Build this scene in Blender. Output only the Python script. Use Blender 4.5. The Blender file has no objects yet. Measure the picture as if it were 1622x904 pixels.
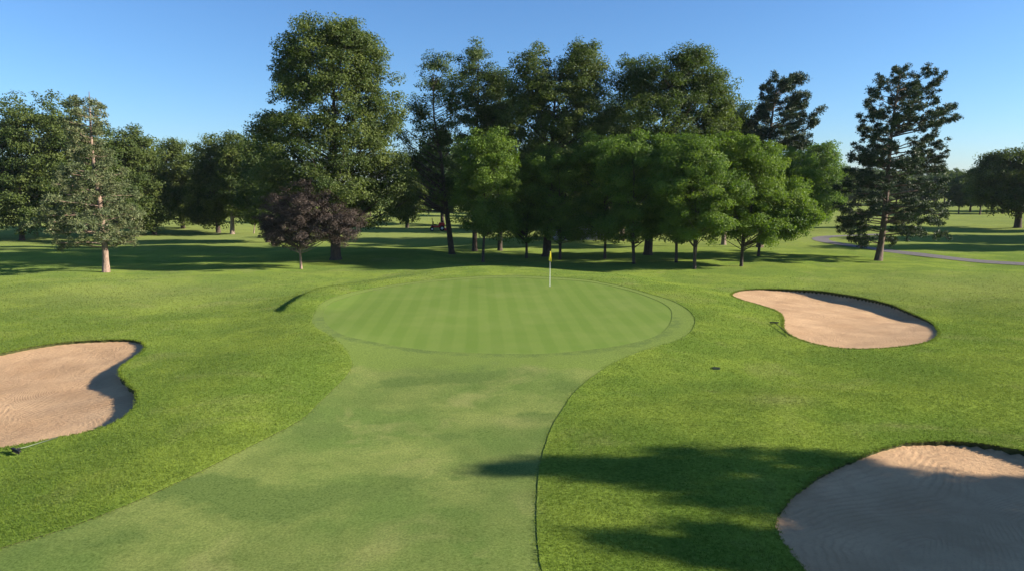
import bpy, math, random
import numpy as np
from mathutils import Vector
from mathutils.geometry import delaunay_2d_cdt

random.seed(7)
rng = np.random.default_rng(7)
R = math.radians
S = bpy.context.scene
COL = S.collection

# ------------------------------------------------------------------ camera
CAM_H = 6.75
F = 1081.0                       # focal length in pixels of the 1622 px wide photograph
PITCH = math.atan(160.0 / F)
cd = bpy.data.cameras.new('camera')
cd.sensor_width = 36.0
cd.lens = 36.0 * F / 1622.0
cd.clip_start = 0.1
cd.clip_end = 9000.0
cam = bpy.data.objects.new('camera', cd)
COL.objects.link(cam)
cam.location = (0, 0, CAM_H)
cam.rotation_euler = (R(90) - PITCH, 0, 0)
S.camera = cam

# ------------------------------------------------------------------ sky, sun, exposure
SUN_EL, SUN_AZ = 21.0, 94.0      # azimuth clockwise from +Y (the view direction)
w = bpy.data.worlds.new('World')
S.world = w
w.use_nodes = True
nt = w.node_tree
bg = nt.nodes['Background']
sky = nt.nodes.new('ShaderNodeTexSky')
sky.sky_type = 'NISHITA'
sky.sun_disc = False
sky.sun_elevation = R(SUN_EL)
sky.sun_rotation = R(SUN_AZ)
sky.air_density = 1.0
sky.dust_density = 0.3
sky.ozone_density = 7.5
nt.links.new(sky.outputs[0], bg.inputs[0])
bg.inputs[1].default_value = 0.072
sl = bpy.data.lights.new('sun', 'SUN')
sl.energy = 5.0
sl.angle = R(0.5)
sl.color = (1.0, 0.90, 0.76)
sun = bpy.data.objects.new('sun', sl)
COL.objects.link(sun)
sd = Vector((math.sin(R(SUN_AZ)) * math.cos(R(SUN_EL)), math.cos(R(SUN_AZ)) * math.cos(R(SUN_EL)), math.sin(R(SUN_EL))))
sun.rotation_euler = sd.to_track_quat('Z', 'Y').to_euler()
S.view_settings.view_transform = 'Standard'
S.view_settings.look = 'None'
S.view_settings.exposure = 1.36
S.view_settings.gamma = 1.0
S.view_settings.use_curve_mapping = False
S.cycles.max_bounces = 5
S.cycles.diffuse_bounces = 2
S.cycles.transmission_bounces = 2
S.cycles.volume_bounces = 0

# ------------------------------------------------------------------ terrain height
def sm(t):
    t = np.clip(t, 0.0, 1.0)
    return t * t * (3 - 2 * t)

def gauss(x, y, cx, cy, rx, ry, a=0.0):
    c, s = math.cos(a), math.sin(a)
    u = (x - cx) * c + (y - cy) * s
    v = -(x - cx) * s + (y - cy) * c
    return np.exp(-(u / rx) ** 2 - (v / ry) ** 2)

def zb(x, y):
    x = np.asarray(x, float); y = np.asarray(y, float)
    z = 0.16 * np.sin(x / 5.3 + 1.1) * np.sin(y / 6.1 + 0.4)
    z = z + 0.06 * np.sin(x / 2.9 + y / 3.7 + 0.5) + 0.04 * np.sin(x / 1.7 - y / 2.3)
    inside = np.sqrt(((x + 0.3) / 10.5) ** 2 + ((y - 37.0) / 13.0) ** 2)
    g = sm((1.45 - inside) / 0.5)
    z = z * (1 - 0.75 * g) + 0.32 * g                                     # the green sits on a low plateau
    z = z + 0.004 * np.clip(y - 26, 0, 22) * g
    # abrupt little bank to the left of the green
    ridge = 0.5 * (1 + np.tanh((x + 12.0 + 0.06 * (y - 38)) / 0.15)) * sm((x * -1 - 8.2) / 3.6)
    z = z + 0.27 * ridge * sm((y - 33.9) / 1.2) * sm((46.5 - y) / 7.0)
    z = z + 0.45 * gauss(x, y, -8.8, 22.5, 3.0, 5.0)                       # bank right of the left bunker
    z = z - 0.25 * gauss(x, y, 20.0, 39.0, 5.0, 4.0)
    z = z + 0.25 * gauss(x, y, 12.0, 20.5, 6.0, 1.5)
    z = z + 0.25 * gauss(x, y, -4.0, 52.0, 7.0, 2.0)
    far = sm((y - 62) / 60)
    z = z + far * (0.5 * np.sin(x / 31 + 0.7) * np.sin(y / 37 + 1.0) + 0.12 * np.sin(x / 9.0 + y / 14.0))
    return z

cp, sp = math.cos(PITCH), math.sin(PITCH)
def ray(px, py):
    u = -(py - 452.0) / F
    return np.array([(px - 811.0) / F, cp + u * sp, -sp + u * cp])
def atY(px, py, Y):
    d = ray(px, py); t = Y / d[1]
    return np.array([d[0] * t, Y, CAM_H + d[2] * t])
def G(px, py, off=0.0):
    """ground point seen at a pixel of the photograph"""
    d = ray(px, py)
    lo, hi = 3.0, 1500.0
    t = 5.0
    prev = t
    while t < hi:
        p = d * t
        if CAM_H + p[2] < float(zb(p[0], p[1])) + off: break
        prev = t; t *= 1.02
    lo, hi = prev, t
    for _ in range(30):
        m = (lo + hi) / 2; p = d * m
        if CAM_H + p[2] < float(zb(p[0], p[1])) + off: hi = m
        else: lo = m
    return np.array([d[0] * lo, d[1] * lo])

# ------------------------------------------------------------------ object helpers
def tag(o, label=None, cat=None, group=None, kind=None):
    if label: o['label'] = label
    if cat: o['category'] = cat
    if group: o['group'] = group
    if kind: o['kind'] = kind
    return o
def empty(name, loc, rz=0.0):
    o = bpy.data.objects.new(name, None)
    COL.objects.link(o)
    o.location = loc; o.rotation_euler = (0, 0, rz)
    o.empty_display_size = 0.3
    return o
def link(name, me, mats, parent=None):
    o = bpy.data.objects.new(name, me)
    COL.objects.link(o)
    for m in (mats if isinstance(mats, (list, tuple)) else [mats]): me.materials.append(m)
    if parent: o.parent = parent
    return o
def mesh_np(name, V, faces, mi=None, smooth=True, attrs=None):
    """faces: list of (n,k) arrays"""
    me = bpy.data.meshes.new(name)
    V = np.asarray(V, np.float32)
    me.vertices.add(len(V)); me.vertices.foreach_set('co', V.ravel())
    tot = np.concatenate([np.full(len(f), f.shape[1], np.int32) for f in faces])
    idx = np.concatenate([f.ravel() for f in faces]).astype(np.int32)
    me.loops.add(len(idx)); me.loops.foreach_set('vertex_index', idx)
    me.polygons.add(len(tot))
    st = np.concatenate([[0], np.cumsum(tot)[:-1]]).astype(np.int32)
    me.polygons.foreach_set('loop_start', st)
    me.polygons.foreach_set('use_smooth', np.full(len(tot), smooth))
    if mi is not None: me.polygons.foreach_set('material_index', np.asarray(mi, np.int32))
    if attrs:
        for k, a in attrs.items():
            at = me.attributes.new(k, 'FLOAT', 'POINT')
            at.data.foreach_set('value', np.asarray(a, np.float32))
    me.update(calc_edges=True)
    return me

class MB:
    def __init__(self): self.V = []; self.Q = []; self.T = []; self.n = 0
    def add(self, V, Q=None, T=None):
        self.V.append(np.asarray(V, float))
        if Q is not None and len(Q): self.Q.append(np.asarray(Q, int) + self.n)
        if T is not None and len(T): self.T.append(np.asarray(T, int) + self.n)
        self.n += len(V)
    def box(self, c, s, rz=0.0, taper=1.0, bevel=0.0):
        x, y, z = s[0] / 2, s[1] / 2, s[2] / 2
        b = min(bevel, x * .9, y * .9, z * .9)
        rings = []
        if b > 0: zs = [(-z, b), (-z + b, 0), (z - b, 0), (z, b)]
        else: zs = [(-z, 0), (z, 0)]
        for zz, ins in zs:
            k = 1 + (taper - 1) * (zz + z) / (2 * z)
            X, Y = (x - ins) * k, (y - ins) * k
            bb = b if b > 0 else 0
            if b > 0: ring = [(-X + bb, -Y), (X - bb, -Y), (X, -Y + bb), (X, Y - bb), (X - bb, Y), (-X + bb, Y), (-X, Y - bb), (-X, -Y + bb)]
            else: ring = [(-X, -Y), (X, -Y), (X, Y), (-X, Y)]
            rings.append([(p[0], p[1], zz) for p in ring])
        m = len(rings[0])
        V = np.array([p for r in rings for p in r])
        cr, sr = math.cos(rz), math.sin(rz)
        V = np.stack([V[:, 0] * cr - V[:, 1] * sr, V[:, 0] * sr + V[:, 1] * cr, V[:, 2]], 1) + np.array(c)
        Q = []
        for k in range(len(rings) - 1):
            for i in range(m):
                j = (i + 1) % m
                Q.append((k * m + i, k * m + j, (k + 1) * m + j, (k + 1) * m + i))
        T = []
        if m == 4: Q.append((3, 2, 1, 0)); t = (len(rings) - 1) * m; Q.append((t, t + 1, t + 2, t + 3))
        else:
            t = (len(rings) - 1) * m
            for i in range(1, m - 1): T.append((0, i + 1, i)); T.append((t, t + i, t + i + 1))
        self.add(V, Q, T)
        return self
    def tube(self, P, rad, n=8, cap=True):
        P = np.asarray(P, float); rad = np.broadcast_to(np.asarray(rad, float), (len(P),))
        T = np.gradient(P, axis=0); T /= np.linalg.norm(T, axis=1)[:, None] + 1e-9
        ref = np.array([0, 0, 1.0]) if abs(T[0][2]) < 0.85 else np.array([1.0, 0, 0])
        A = np.cross(T, ref); A /= np.linalg.norm(A, axis=1)[:, None] + 1e-9
        B = np.cross(T, A)
        a = np.arange(n) * 2 * math.pi / n
        V = (P[:, None] + rad[:, None, None] * (np.cos(a)[None, :, None] * A[:, None] + np.sin(a)[None, :, None] * B[:, None])).reshape(-1, 3)
        i = np.arange(n); j = (i + 1) % n
        Q = np.concatenate([np.stack([k * n + i, k * n + j, (k + 1) * n + j, (k + 1) * n + i], 1) for k in range(len(P) - 1)])
        Tt = []
        if cap:
            e = (len(P) - 1) * n
            for q in range(1, n - 1): Tt.append((0, q, q + 1)); Tt.append((e, e + q + 1, e + q))
        self.add(V, Q, Tt)
        return self
    def mesh(self, name, smooth=False, attrs=None):
        V = np.concatenate(self.V)
        fs = []
        if self.Q: fs.append(np.concatenate(self.Q))
        if self.T: fs.append(np.concatenate(self.T))
        return mesh_np(name, V, fs, smooth=smooth, attrs=attrs)
    def build(self, name, mat, parent=None, smooth=False):
        return link(name, self.mesh(name, smooth), mat, parent)

# ------------------------------------------------------------------ materials
def mat(name):
    m = bpy.data.materials.new(name); m.use_nodes = True
    n = m.node_tree.nodes; l = m.node_tree.links
    p = n['Principled BSDF']
    p.inputs['Roughness'].default_value = 0.9
    p.inputs['Specular IOR Level'].default_value = 0.15
    return m, n, l, p
def noise(n, l, scale, detail=3.0, rough=0.55, coord='Object', vec=None, dist=0.0):
    t = n.new('ShaderNodeTexNoise')
    t.inputs['Scale'].default_value = scale; t.inputs['Detail'].default_value = detail
    t.inputs['Roughness'].default_value = rough; t.inputs['Distortion'].default_value = dist
    if vec is None:
        tc = n.get('TC') or n.new('ShaderNodeTexCoord'); tc.name = 'TC'
        vec = tc.outputs[coord]
    l.new(vec, t.inputs['Vector'])
    return t.outputs['Fac']
def ramp(n, l, fac, a, b, ca=(0, 0, 0), cb=(1, 1, 1)):
    r = n.new('ShaderNodeValToRGB')
    r.color_ramp.elements[0].position = a; r.color_ramp.elements[0].color = (*ca, 1)
    r.color_ramp.elements[1].position = b; r.color_ramp.elements[1].color = (*cb, 1)
    l.new(fac, r.inputs[0])
    return r.outputs[0]
def mix(n, l, fac, a, b, mode='MIX'):
    m = n.new('ShaderNodeMix'); m.data_type = 'RGBA'; m.blend_type = mode
    for s, v in ((m.inputs[0], fac), (m.inputs[6], a), (m.inputs[7], b)):
        if isinstance(v, (int, float)): s.default_value = v
        elif isinstance(v, tuple): s.default_value = (*v, 1)
        else: l.new(v, s)
    return m.outputs[2]
def mth(n, l, op, a, b=0.0):
    m = n.new('ShaderNodeMath'); m.operation = op
    for s, v in ((m.inputs[0], a), (m.inputs[1], b)):
        if isinstance(v, (int, float)): s.default_value = v
        else: l.new(v, s)
    return m.outputs[0]
def bump(n, l, p, h, strength, dist, prev=None):
    b = n.new('ShaderNodeBump')
    b.inputs['Strength'].default_value = strength; b.inputs['Distance'].default_value = dist
    l.new(h, b.inputs['Height'])
    if prev is not None: l.new(prev, b.inputs['Normal'])
    if p is not None: l.new(b.outputs[0], p.inputs['Normal'])
    return b.outputs[0]
def plain(name, c, rough=0.6, metal=0.0, var=0.12, scale=6.0):
    m, n, l, p = mat(name)
    f = noise(n, l, scale, 4)
    c2 = tuple(v * (1 - var) for v in c); c3 = tuple(min(1, v * (1 + var)) for v in c)
    l.new(ramp(n, l, f, 0.3, 0.7, c2, c3), p.inputs['Base Color'])
    p.inputs['Roughness'].default_value = rough; p.inputs['Metallic'].default_value = metal
    return m
def attr(n, name):
    a = n.new('ShaderNodeAttribute'); a.attribute_name = name
    return a.outputs['Fac']

def turf(name, dark, light, dry_lit, fine=9.0, patch=0.22, bstr=0.6, bdist=0.05, apron=None, blade=False, dryamt=1.0):
    m, n, l, p = mat(name)
    big = noise(n, l, patch, 5, 0.6)
    med = noise(n, l, 1.1, 5, 0.65)
    fin = noise(n, l, fine, 4, 0.75)
    c = mix(n, l, ramp(n, l, big, 0.42, 0.58), dark, light)
    c = mix(n, l, mth(n, l, 'MULTIPLY', ramp(n, l, noise(n, l, 0.13, 3, 0.5, dist=2.5), 0.45, 0.55), 0.30), c, tuple(v * 0.74 for v in dark))
    c = mix(n, l, mth(n, l, 'MULTIPLY', ramp(n, l, med, 0.50, 0.78), 0.7), c, tuple(v * 0.70 for v in dark))
    d = mth(n, l, 'MULTIPLY', ramp(n, l, noise(n, l, 0.33, 5, 0.6, dist=0.6), 0.55, 0.76), 0.6 * dryamt)
    c = mix(n, l, d, c, dry_lit)
    if apron:
        a = attr(n, 'apron')
        a = mth(n, l, 'ADD', a, mth(n, l, 'MULTIPLY', mth(n, l, 'SUBTRACT', noise(n, l, 0.8, 4), 0.5), 1.4))
        c = mix(n, l, ramp(n, l, a, 0.35, 0.65), c, apron)
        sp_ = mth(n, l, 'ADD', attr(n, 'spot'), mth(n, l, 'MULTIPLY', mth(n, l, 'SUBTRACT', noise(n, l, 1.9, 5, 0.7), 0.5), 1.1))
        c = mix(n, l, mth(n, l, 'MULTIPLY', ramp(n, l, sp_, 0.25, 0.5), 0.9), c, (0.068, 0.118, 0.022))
        # dark sunken spots scattered over the fairway turf
        q = noise(n, l, 0.55, 2, 0.4, dist=0.3)
        c = mix(n, l, mth(n, l, 'MULTIPLY', ramp(n, l, q, 0.62, 0.74), 0.4), c, tuple(v * 0.62 for v in apron))
    dr = attr(n, 'dry_lit')
    c = mix(n, l, mth(n, l, 'MULTIPLY', dr, 0.75), c, dry_lit)
    c = mix(n, l, ramp(n, l, fin, 0.32, 0.68), mix(n, l, 0.5, c, (0.02, 0.035, 0.006)), mix(n, l, 0.22, c, (0.36, 0.44, 0.13)))
    l.new(c, p.inputs['Base Color'])
    p.inputs['Roughness'].default_value = 1.0
    p.inputs['Specular IOR Level'].default_value = 0.0
    p.inputs['Sheen Weight'].default_value = 0.035; p.inputs['Sheen Roughness'].default_value = 0.5
    p.inputs['Sheen Tint'].default_value = (0.85, 1.0, 0.6, 1)
    if blade:
        t = n.new('ShaderNodeBsdfTranslucent'); l.new(c, t.inputs['Color'])
        ms = n.new('ShaderNodeMixShader'); ms.inputs[0].default_value = 0.4
        l.new(p.outputs[0], ms.inputs[1]); l.new(t.outputs[0], ms.inputs[2])
        l.new(ms.outputs[0], n['Material Output'].inputs['Surface'])
    else:
        b = bump(n, l, None, noise(n, l, fine * 2.2, 5, 0.8), bstr, bdist * 1.15)
        b = bump(n, l, p, noise(n, l, 2.4, 3, 0.6), bstr * 0.5, bdist * 2.2, b)
    return m

GR_D, GR_L, GR_Y = (0.105, 0.188, 0.009), (0.205, 0.285, 0.022), (0.27, 0.27, 0.085)
M_rough = turf('rough_grass', GR_D, GR_L, GR_Y, fine=11.0, bstr=0.5, bdist=0.035)
M_blade = turf('grass_blade', tuple(v * 1.0 for v in GR_D), tuple(v * 1.0 for v in GR_L), GR_Y, fine=11.0, blade=True)
M_fair = turf('fairway_turf', (0.088, 0.150, 0.026), (0.195, 0.232, 0.056), (0.34, 0.305, 0.115), fine=20.0, patch=0.24, bstr=0.3, bdist=0.02, dryamt=1.3, apron=(0.135, 0.198, 0.030))

def green_mat():
    m, n, l, p = mat('putting_green_turf')
    tc = n.new('ShaderNodeTexCoord'); tc.name = 'TC'
    def bands(rot, scale, off):
        mp = n.new('ShaderNodeMapping'); mp.inputs['Rotation'].default_value = (0, 0, rot)
        mp.inputs['Location'].default_value = (off, 0, 0)
        l.new(tc.outputs['Object'], mp.inputs['Vector'])
        wv = n.new('ShaderNodeTexWave'); wv.wave_type = 'BANDS'; wv.bands_direction = 'X'
        wv.inputs['Scale'].default_value = scale; wv.inputs['Distortion'].default_value = 0.6
        wv.inputs['Detail'].default_value = 2.0; wv.inputs['Detail Scale'].default_value = 0.8
        l.new(mp.outputs[0], wv.inputs['Vector'])
        return ramp(n, l, wv.outputs['Fac'], 0.35, 0.65)
    b1 = bands(R(-3), 0.30, 0.2)
    b2 = bands(R(84), 0.22, 0.0)
    c = mix(n, l, mth(n, l, 'MULTIPLY', b1, 0.5), (0.135, 0.205, 0.036), (0.175, 0.240, 0.050))
    c = mix(n, l, mth(n, l, 'MULTIPLY', mth(n, l, 'MULTIPLY', b2, noise(n, l, 0.25, 2)), 0.35), c, (0.13, 0.205, 0.038))
    c = mix(n, l, mth(n, l, 'MULTIPLY', ramp(n, l, noise(n, l, 0.4, 5), 0.45, 0.75), 0.35), c, (0.235, 0.27, 0.08))
    f = ramp(n, l, noise(n, l, 14, 4, 0.7), 0.3, 0.7)
    c = mix(n, l, mth(n, l, 'MULTIPLY', f, 0.25), c, (0.08, 0.13, 0.03))
    l.new(c, p.inputs['Base Color'])
    p.inputs['Roughness'].default_value = 0.95; p.inputs['Specular IOR Level'].default_value = 0.05
    bump(n, l, p, noise(n, l, 30, 4, 0.7), 0.15, 0.01)
    return m
M_green = green_mat()

def sand_mat():
    m, n, l, p = mat('bunker_sand')
    tc = n.new('ShaderNodeTexCoord'); tc.name = 'TC'
    big = noise(n, l, 0.5, 4); fin = noise(n, l, 22, 4, 0.8); med = noise(n, l, 3.5, 5, 0.7)
    c = mix(n, l, ramp(n, l, big, 0.35, 0.65), (0.41, 0.262, 0.140), (0.52, 0.345, 0.192))
    c = mix(n, l, mth(n, l, 'MULTIPLY', ramp(n, l, med, 0.52, 0.75), 0.4), c, (0.34, 0.20, 0.115))
    c = mix(n, l, mth(n, l, 'MULTIPLY', ramp(n, l, fin, 0.54, 0.70), 0.6), c, (0.30, 0.17, 0.10))
    p.inputs['Roughness'].default_value = 1.0
    # rake grooves run in wide sweeps round the bunker, taken from the stored rake direction
    r = attr(n, 'rake')
    s = mth(n, l, 'ADD', mth(n, l, 'MULTIPLY', r, 82.0), mth(n, l, 'MULTIPLY', noise(n, l, 0.8, 3), 9.0))
    s = mth(n, l, 'SINE', s)
    br = mth(n, l, 'MULTIPLY', s, ramp(n, l, noise(n, l, 0.9, 2), 0.35, 0.6))
    # groove shading is painted into the colour so the rake lines show
    low = mth(n, l, 'MULTIPLY', ramp(n, l, br, -0.2, 0.9), 0.22)
    c = mix(n, l, low, c, (0.24, 0.135, 0.068))
    # broad damp and scuffed areas
    c = mix(n, l, mth(n, l, 'MULTIPLY', ramp(n, l, noise(n, l, 0.7, 4, 0.6, dist=1.0), 0.50, 0.66), 0.4), c, (0.36, 0.22, 0.118))
    l.new(c, p.inputs['Base Color'])
    b = bump(n, l, None, br, 0.4, 0.010)
    b = bump(n, l, None, noise(n, l, 9, 6, 0.8), 0.75, 0.05, b)
    bump(n, l, p, noise(n, l, 3.0, 3, 0.6), 0.4, 0.08, b)
    return m
M_sand = sand_mat()
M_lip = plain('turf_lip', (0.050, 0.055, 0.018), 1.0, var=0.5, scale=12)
M_path = plain('asphalt_path', (0.15, 0.135, 0.128), 0.9, var=0.15, scale=3)

def bark(name, c, var=0.35):
    m, n, l, p = mat(name)
    tc = n.new('ShaderNodeTexCoord'); tc.name = 'TC'
    mp = n.new('ShaderNodeMapping'); mp.inputs['Scale'].default_value = (6, 6, 1.2)
    l.new(tc.outputs['Object'], mp.inputs['Vector'])
    f = noise(n, l, 2.2, 5, 0.7, vec=mp.outputs[0])
    l.new(ramp(n, l, f, 0.35, 0.65, tuple(v * (1 - var) for v in c), tuple(v * (1 + var) for v in c)), p.inputs['Base Color'])
    bump(n, l, p, f, 0.8, 0.05)
    return m
M_bark = bark('grey_brown_bark', (0.075, 0.058, 0.045))
M_barkl = bark('pale_bark', (0.22, 0.17, 0.13))
M_barkp = bark('pine_bark', (0.12, 0.088, 0.068), 0.45)
M_barkr = bark('pale_pine_bark', (0.24, 0.17, 0.13), 0.45)

def leaf(name, a, b, c3=None, transl=0.38):
    m, n, l, p = mat(name)
    v = attr(n, 'tint')
    r = n.new('ShaderNodeValToRGB')
    r.color_ramp.elements[0].position = 0.0; r.color_ramp.elements[0].color = (*a, 1)
    r.color_ramp.elements[1].position = 1.0; r.color_ramp.elements[1].color = (*b, 1)
    if c3:
        e = r.color_ramp.elements.new(0.9); e.color = (*b, 1); r.color_ramp.elements[2].color = (*c3, 1)
    l.new(v, r.inputs[0])
    p.inputs['Roughness'].default_value = 0.55
    p.inputs['Specular IOR Level'].default_value = 0.22
    l.new(r.outputs[0], p.inputs['Base Color'])
    t = n.new('ShaderNodeBsdfTranslucent')
    tint = mix(n, l, 1.0, r.outputs[0], (1.3, 1.35, 0.45), 'MULTIPLY')
    l.new(tint, t.inputs['Color'])
    ms = n.new('ShaderNodeMixShader'); ms.inputs[0].default_value = transl
    l.new(p.outputs[0], ms.inputs[1]); l.new(t.outputs[0], ms.inputs[2])
    l.new(ms.outputs[0], n['Material Output'].inputs['Surface'])
    return m
L_maple = leaf('maple_leaves', (0.060, 0.120, 0.020), (0.135, 0.215, 0.036), (0.18, 0.24, 0.05))
L_maple2 = leaf('fresh_maple_leaves', (0.070, 0.130, 0.020), (0.150, 0.225, 0.034), (0.20, 0.26, 0.055))
L_linden = leaf('linden_leaves', (0.048, 0.078, 0.019), (0.120, 0.155, 0.036), (0.16, 0.18, 0.06))
L_dark = leaf('dark_leaves', (0.042, 0.072, 0.018), (0.105, 0.145, 0.036))
L_plum = leaf('purple_plum_leaves', (0.034, 0.025, 0.021), (0.085, 0.062, 0.050), (0.10, 0.10, 0.04), 0.12)
L_pine = leaf('pine_needles', (0.020, 0.042, 0.021), (0.062, 0.090, 0.038), None, 0.1)
L_pineo = leaf('thinning_pine_needles', (0.060, 0.085, 0.036), (0.150, 0.170, 0.075), (0.18, 0.165, 0.085), 0.12)
L_far = leaf('far_leaves', (0.038, 0.070, 0.026), (0.085, 0.125, 0.040))

# ------------------------------------------------------------------ outlines on the ground
def spline(P, step, closed=True, jit=0.0):
    P = np.asarray(P, float); n = len(P); out = []
    rg = range(n) if closed else range(n - 1)
    for i in rg:
        if closed: a, b, c, d = P[(i - 1) % n], P[i], P[(i + 1) % n], P[(i + 2) % n]
        else: a, b, c, d = P[max(i - 1, 0)], P[i], P[i + 1], P[min(i + 2, n - 1)]
        k = max(2, int(np.linalg.norm(c - b) / step))
        t = (np.arange(k) / k)[:, None]
        out.append(0.5 * (2 * b + (c - a) * t + (2 * a - 5 * b + 4 * c - d) * t ** 2 + (3 * b - a - 3 * c + d) * t ** 3))
    out = np.concatenate(out)
    if not closed: out = np.concatenate([out, P[-1:]])
    if jit: out = out + rng.normal(0, jit, out.shape)
    return out
def inpoly(P, poly):
    x, y = P[:, 0], P[:, 1]; c = np.zeros(len(P), bool)
    bx0, by0 = poly.min(0); bx1, by1 = poly.max(0)
    m = (x >= bx0) & (x <= bx1) & (y >= by0) & (y <= by1)
    xi, yi = x[m], y[m]; cc = np.zeros(len(xi), bool)
    x1, y1 = poly[-1]
    for x2, y2 in poly:
        if y1 != y2:
            k = ((y1 > yi) != (y2 > yi)) & (xi < (x2 - x1) * (yi - y1) / (y2 - y1) + x1)
            cc ^= k
        x1, y1 = x2, y2
    c[m] = cc
    return c
def pxs(L, off=0.0): return [G(a, b, off) for a, b in L]

green_px = [(513,503),(514,490),(535,475),(594,459),(677,446.6),(756,441),(810,439.5),(867,442),(934,446.6),(993,459),(1035,473),(1060,487),(1064,503),(1055,520),(1032,534),(973,548),(875,558.6),(815,560),(756,558.6),(677,554),(610,544),(551,532),(523,518)]
fair_px = [(0,868),(100,838),(200,800),(300,755),(380,715),(440,685),(480,662),(504,639),(519,625),(547,597),(557,580),(555,566),(543,548),(523,532),(500,518),(494,505),(504,485),(531,470),(590,456.5),(677,444),(756,438),(810,436.5),(867,438.5),(934,443.5),(953,447),(993,455),(1032,466),(1064,476),(1088,489),(1100,502),(1100,514),(1090,529),(1066,541),(1028,552),(973,574),(949,589),(930,603),(906,625),(890,650),(878,668),(865,700),(855,740),(851,780),(850,830),(853,870),(860,910)]
b1_px = [(1158,467),(1168,461),(1190,458),(1230,457.5),(1290,460),(1330,465),(1380,474),(1420,485),(1455,500),(1475,510),(1486,522),(1485,533),(1470,541),(1440,547),(1400,551),(1350,552),(1310,548),(1275,540),(1250,529),(1240,518),(1240,508),(1237,498),(1225,490),(1200,482),(1172,474)]
b2_px = [(0,559),(43,550),(96,542),(150,538),(203,537),(222,540.5),(230,547),(225,556.5),(206,570),(192,580.6),(190,591),(201,605),(214,618),(217,629),(214,642),(198,658),(177,670.5),(144.5,681),(102,691),(53.5,699.4),(0,709),(-80,718),(-150,710),(-190,670),(-190,620),(-130,585),(-60,570)]
b3_px = [(1228.5,829.5),(1231,816),(1244.5,795),(1271,770.6),(1314,744),(1351.6,728),(1384,714),(1432,701),(1475,698),(1517.6,698),(1560,701.6),(1622,713),(1700,735),(1770,780),(1790,850),(1750,930),(1650,990),(1500,1010),(1380,980),(1310,935),(1276,904),(1244.5,864),(1234,848)]
HR = 0.015     # the rough stands this much above the mown turf
green_o = spline(pxs(green_px), 0.25)
fp = pxs(fair_px)
fp = [np.array([-34.0, -6.0]), np.array([-26.0, 3.0]), G(-260, 965), G(-120, 912)] + fp + [np.array([0.9, 7.0]), np.array([1.6, 2.0]), np.array([3.0, -12.0]), np.array([-30.0, -12.0])]
fair_o = spline(fp, 0.22)
fair_o = fair_o + 0.005 * rng.normal(size=fair_o.shape)
bunk = [spline(pxs(b, HR), 0.13, jit=0.016) for b in (b1_px, b2_px, b3_px)]

# ------------------------------------------------------------------ the ground as one triangulation
pts = [green_o, fair_o] + bunk
edges = []; o = 0
for q in pts:
    k = len(q); edges += [(o + i, o + (i + 1) % k) for i in range(k)]; o += k
def grid(x0, x1, y0, y1, s, jit=0.25):
    X, Y = np.meshgrid(np.arange(x0, x1, s), np.arange(y0, y1, s))
    P = np.stack([X.ravel(), Y.ravel()], 1)
    return P + rng.uniform(-jit, jit, P.shape) * s
near = grid(-45, 45, 5, 62, 0.42)
fine = grid(-13.5, -10.5, 33.5, 46, 0.10)
near = near[~((near[:, 0] > -13.5) & (near[:, 0] < -10.5) & (near[:, 1] > 33.5) & (near[:, 1] < 46))]
mid = grid(-150, 150, -20, 260, 2.6)
mid = mid[~((mid[:, 0] > -45) & (mid[:, 0] < 45) & (mid[:, 1] > 5) & (mid[:, 1] < 62))]
ff = []
for rr in (330, 420, 560, 800, 1200, 1800):
    a = np.arange(72) * 2 * math.pi / 72 + rr
    ff.append(np.stack([rr * np.cos(a), rr * np.sin(a) + 50], 1))
extra = np.concatenate([near, fine, mid] + ff)
# keep free points off the outlines
def mind(P, Q):
    d = np.full(len(P), 1e9)
    for i in range(0, len(P), 20000):
        d[i:i + 20000] = np.sqrt(((P[i:i + 20000, None] - Q[None]) ** 2).sum(2)).min(1)
    return d
allo = np.concatenate(pts)
cand = (np.abs(extra[:, 0]) < 40) & (extra[:, 1] < 60)
d = np.full(len(extra), 9.0); d[cand] = mind(extra[cand], allo[::2])
extra = extra[d > 0.16]
P2 = np.concatenate([allo, extra])
vo, _, fo, _, _, _ = delaunay_2d_cdt([Vector(p) for p in P2], edges, [], 0, 1e-6)
V2 = np.array([(v.x, v.y) for v in vo]); T2 = np.array(fo)
cen = V2[T2].mean(1)
in_b = [inpoly(cen, b) for b in bunk]
in_f = inpoly(cen, fair_o); in_g = inpoly(cen, green_o)
ib = in_b[0] | in_b[1] | in_b[2]
reg = np.where(ib, 3, np.where(in_g, 2, np.where(in_f, 1, 0)))
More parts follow.
